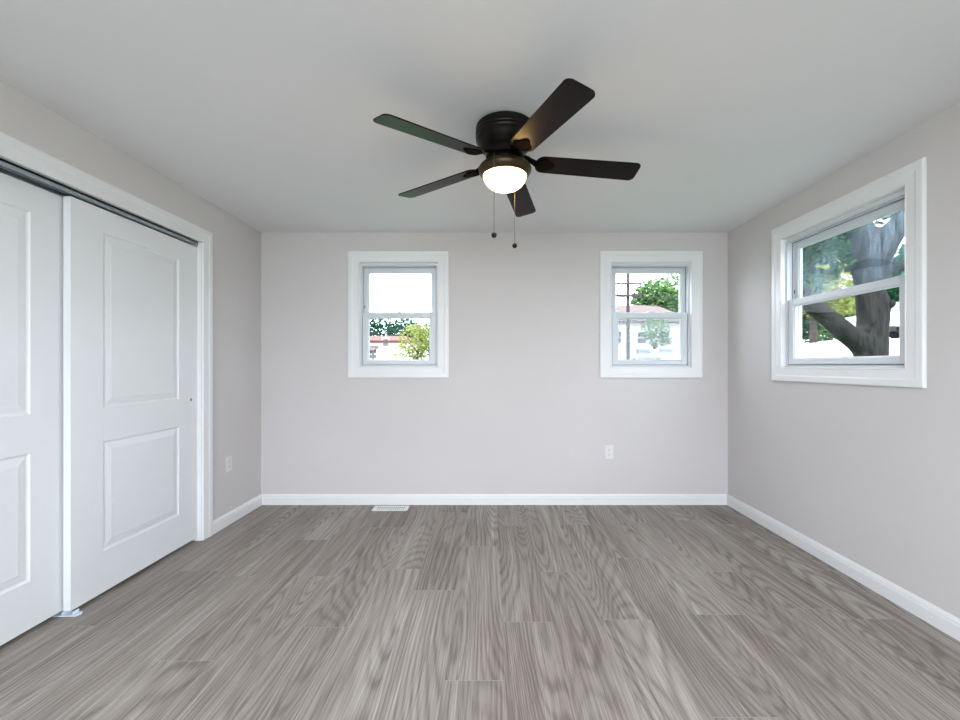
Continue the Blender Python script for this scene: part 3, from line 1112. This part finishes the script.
# bushes and trees through the back windows
b0 = gp(417, 22)
root = tag(empty('garden_bush', b0), 'tall yellow-green bush right of the red-roofed house', 'bush')
m = MB()
leaves(m, [((0, 0, 1.2), 1.0, 0.9, 0.9), ((0.5, 0.2, 0.5), 0.9, 0.9, 0.7), ((-0.35, 0, 0.5), 0.9, 0.9, 0.6), ((0.35, 0, 1.55), 0.6, 0.6, 0.5)], 1500, 0.15, 31)
m.build('foliage', M['leaf_c'], root, fix=False)
limbs('stem', M['bark2'], root, [(0, 0, -0.2), (0.05, 0, 0.6), (0.3, 0.1, 1.2), (-0.3, 0, 1.0)], [(0, 1), (1, 2), (1, 3)], [0.07, 0.05, 0.03, 0.03], 1)
b0 = gp(380, 44)
small_tree('street_tree', 'dark green tree behind the red roof, left one', 'tree', b0, 1.5,
           [((0, 0, 3.2), 2.2, 2.0, 1.9), ((-1.6, 0, 2.6), 2.0, 1.8, 1.5)], 1700, 0.40, M['leaf_d'], 41, G_B, 0.2)
b0 = gp(405, 48.5)
small_tree('street_tree', 'dark green tree behind the red roof, middle one', 'tree', b0, 1.5,
           [((0, 0, 3.6), 2.0, 2.0, 1.7), ((0.8, 0, 2.6), 1.8, 1.8, 1.5)], 1700, 0.40, M['leaf_d'], 42, G_B, 0.2)
b0 = gp(430, 54)
small_tree('street_tree', 'green tree far behind the yellow-green bush', 'tree', b0, 1.5,
           [((0, 0, 3.6), 2.6, 2.2, 1.9), ((1.4, 0, 2.8), 2.2, 1.8, 1.5)], 1700, 0.40, M['leaf_b'], 43, G_B, 0.2)
b0 = gp(655, 62)
small_tree('street_tree', 'big leafy green tree rising behind the long pale house', 'tree', b0, 5.0,
           [((0, 0, 10.0), 3.2, 3.0, 2.6), ((1.8, 0, 9.4), 2.6, 2.4, 2.1), ((-1.6, 0, 9.2), 1.9, 2.0, 1.8), ((2.4, 0, 12.4), 1.6, 1.6, 1.0), ((0.5, 0, 8.0), 3.4, 2.0, 1.2)], 2600, 0.62, M['leaf_b'], 44, G_B, 0.35)
b0 = gp(675, 68)
small_tree('street_tree', 'darker tree right of the big leafy one, behind the long house', 'tree', b0, 4.0,
           [((0, 0, 9.0), 2.0, 2.0, 1.6), ((0.8, 0, 10.8), 1.6, 1.6, 1.0)], 900, 0.55, M['leaf_d'], 45, G_B, 0.35)
b0 = gp(655, 43)
small_tree('street_tree', 'small pale tree in front of the long pale house', 'tree', b0, 1.5,
           [((0, 0, 3.6), 1.5, 1.4, 1.2), ((0.5, 0, 2.6), 1.2, 1.2, 0.8)], 900, 0.26, M['leaf_b'], 46, G_B, 0.15)

# utility pole with crossarms, and the lines strung to it
b0 = gp(628, 30)
pole = tag(empty('utility_pole', b0), 'dark wooden utility pole with crossarms outside the right back window', 'utility pole')
q = MB()
q.tube([(0, 0, -0.3), (0, 0, 7.2)], [0.14, 0.10], 12)
q.build('pole_shaft', M['pole'], pole)
for zz, ww in ((CZ + 4.95 - b0.z, 0.9), (CZ + 5.75 - b0.z, 0.9)):
    q = MB()
    q.box(-ww, ww, -0.24, -0.10, zz - 0.06, zz + 0.06)
    arm = q.build('crossarm', M['pole'], pole)
    for xx in (-ww * 0.9, -ww * 0.45, ww * 0.45, ww * 0.9):
        q = MB()
        q.lathe([(0.03, zz + 0.06), (0.05, zz + 0.10), (0.04, zz + 0.14), (0.05, zz + 0.18), (0.02, zz + 0.22)], 8, xx, -0.19)
        q.build('insulator', M['wire'], arm)


def wire(p, q_, sag, r, label, group='overhead lines'):
    pts = []
    for k in range(25):
        t = k / 24
        v = p.lerp(q_, t)
        v.z -= sag * 4 * t * (1 - t)
        pts.append(v - p)
    mm = MB()
    mm.tube(pts, r, 6)
    o = mm.build('power_line', M['wire'], None, p)
    return tag(o, label, 'wire', group)


pt = Vector((b0.x, b0.y - 0.16, CZ + 4.95))
yw = b0.y - 0.19
wire(P(560, 294.0, yw), P(720, 297.5, yw), 0.1, 0.040, 'thick overhead line crossing the utility pole')
wire(P(627.5, 303, yw), P(720, 305, yw), 0.2, 0.022, 'thin overhead line low on the utility pole, running right')
wire(P(627.5, 299.5, yw - 0.12), P(352, 335.6, 33.4), 0.02, 0.026, 'upper overhead line from the pole past the red-roofed house')
wire(P(627.5, 303.5, yw - 0.12), P(352, 337.6, 33.4), 0.02, 0.020, 'lower overhead line from the pole past the red-roofed house')


# parked cars
def car(loc, rz, paint, label):
    root = tag(empty('parked_car', loc, rz), label, 'car', 'parked cars')
    prof = [(-2.15, 0.35), (-2.2, 0.62), (-2.1, 0.82), (-1.25, 0.95), (-0.65, 1.40), (0.75, 1.44), (1.45, 1.02), (2.05, 0.95), (2.15, 0.6), (2.1, 0.35)]
    q = MB()
    rows = []
    vs = []
    n = len(prof)
    for s, inset in ((-1, 0), (-1, 1), (1, 1), (1, 0)):
        pass
    for y, k in ((-0.88, 0), (-0.80, 1), (0.80, 1), (0.88, 0)):
        for (x, z) in prof:
            zz = z if (k or z <= 0.97) else 0.97 + (z - 0.97) * 0.0
            yy = y if (k == 0 or z <= 0.97) else y * 0.86
            vs.append((x, yy, zz))
    fs = []
    for r_ in range(3):
        for i in range(n):
            j = (i + 1) % n
            fs.append((r_ * n + i, r_ * n + j, (r_ + 1) * n + j, (r_ + 1) * n + i))
    fs += [tuple(range(n)), tuple(range(3 * n, 4 * n))[::-1]]
    q.add(vs, fs)
    q.build('car_body', paint, root, bevel=0.03)
    q = MB()
    q.add([(-1.20, -0.66, 1.0), (-1.20, 0.66, 1.0), (-0.68, 0.58, 1.39), (-0.68, -0.58, 1.39)], [(0, 1, 2, 3)])
    q.v = [(x - 0.02, y, z + 0.02) for x, y, z in q.v] + [(x, y, z) for x, y, z in q.v]
    q.f = [[0, 1, 2, 3], [4, 5, 6, 7], [0, 1, 5, 4], [1, 2, 6, 5], [2, 3, 7, 6], [3, 0, 4, 7]]
    q.mi, q.sm = [0] * 6, [False] * 6
    q.build('windshield', M['pane'], root)
    for s in (-1, 1):
        q = MB()
        q.prism([(-0.95, 0.70 * s), (1.15, 0.70 * s), (1.15, 0.715 * s), (-0.95, 0.715 * s)], 1.02, 1.30)
        q.build('side_window', M['pane'], root)
    for y in (-0.62, 0.62):
        q = MB()
        q.box(-2.22, -2.12, y - 0.17, y + 0.17, 0.66, 0.78)
        q.build('headlight', M['siding'], root)
    for x in (-1.35, 1.35):
        for s in (-1, 1):
            q = MB()
            q.tube([(x, 0.70 * s, 0.32), (x, 0.90 * s, 0.32)], 0.32, 18)
            q.build('wheel', M['tyre'], root)


car(gp(639, 38), PI / 2, M['car_silver'], 'grey parked car under the utility pole, left one of two')
car(gp(662, 38.5), PI / 2, M['car_white'], 'pale parked car in front of the small tree, right one of two')
car(gp(900, 17.5), 0.35, M['car_white'], 'white parked car right of the big tree trunk')
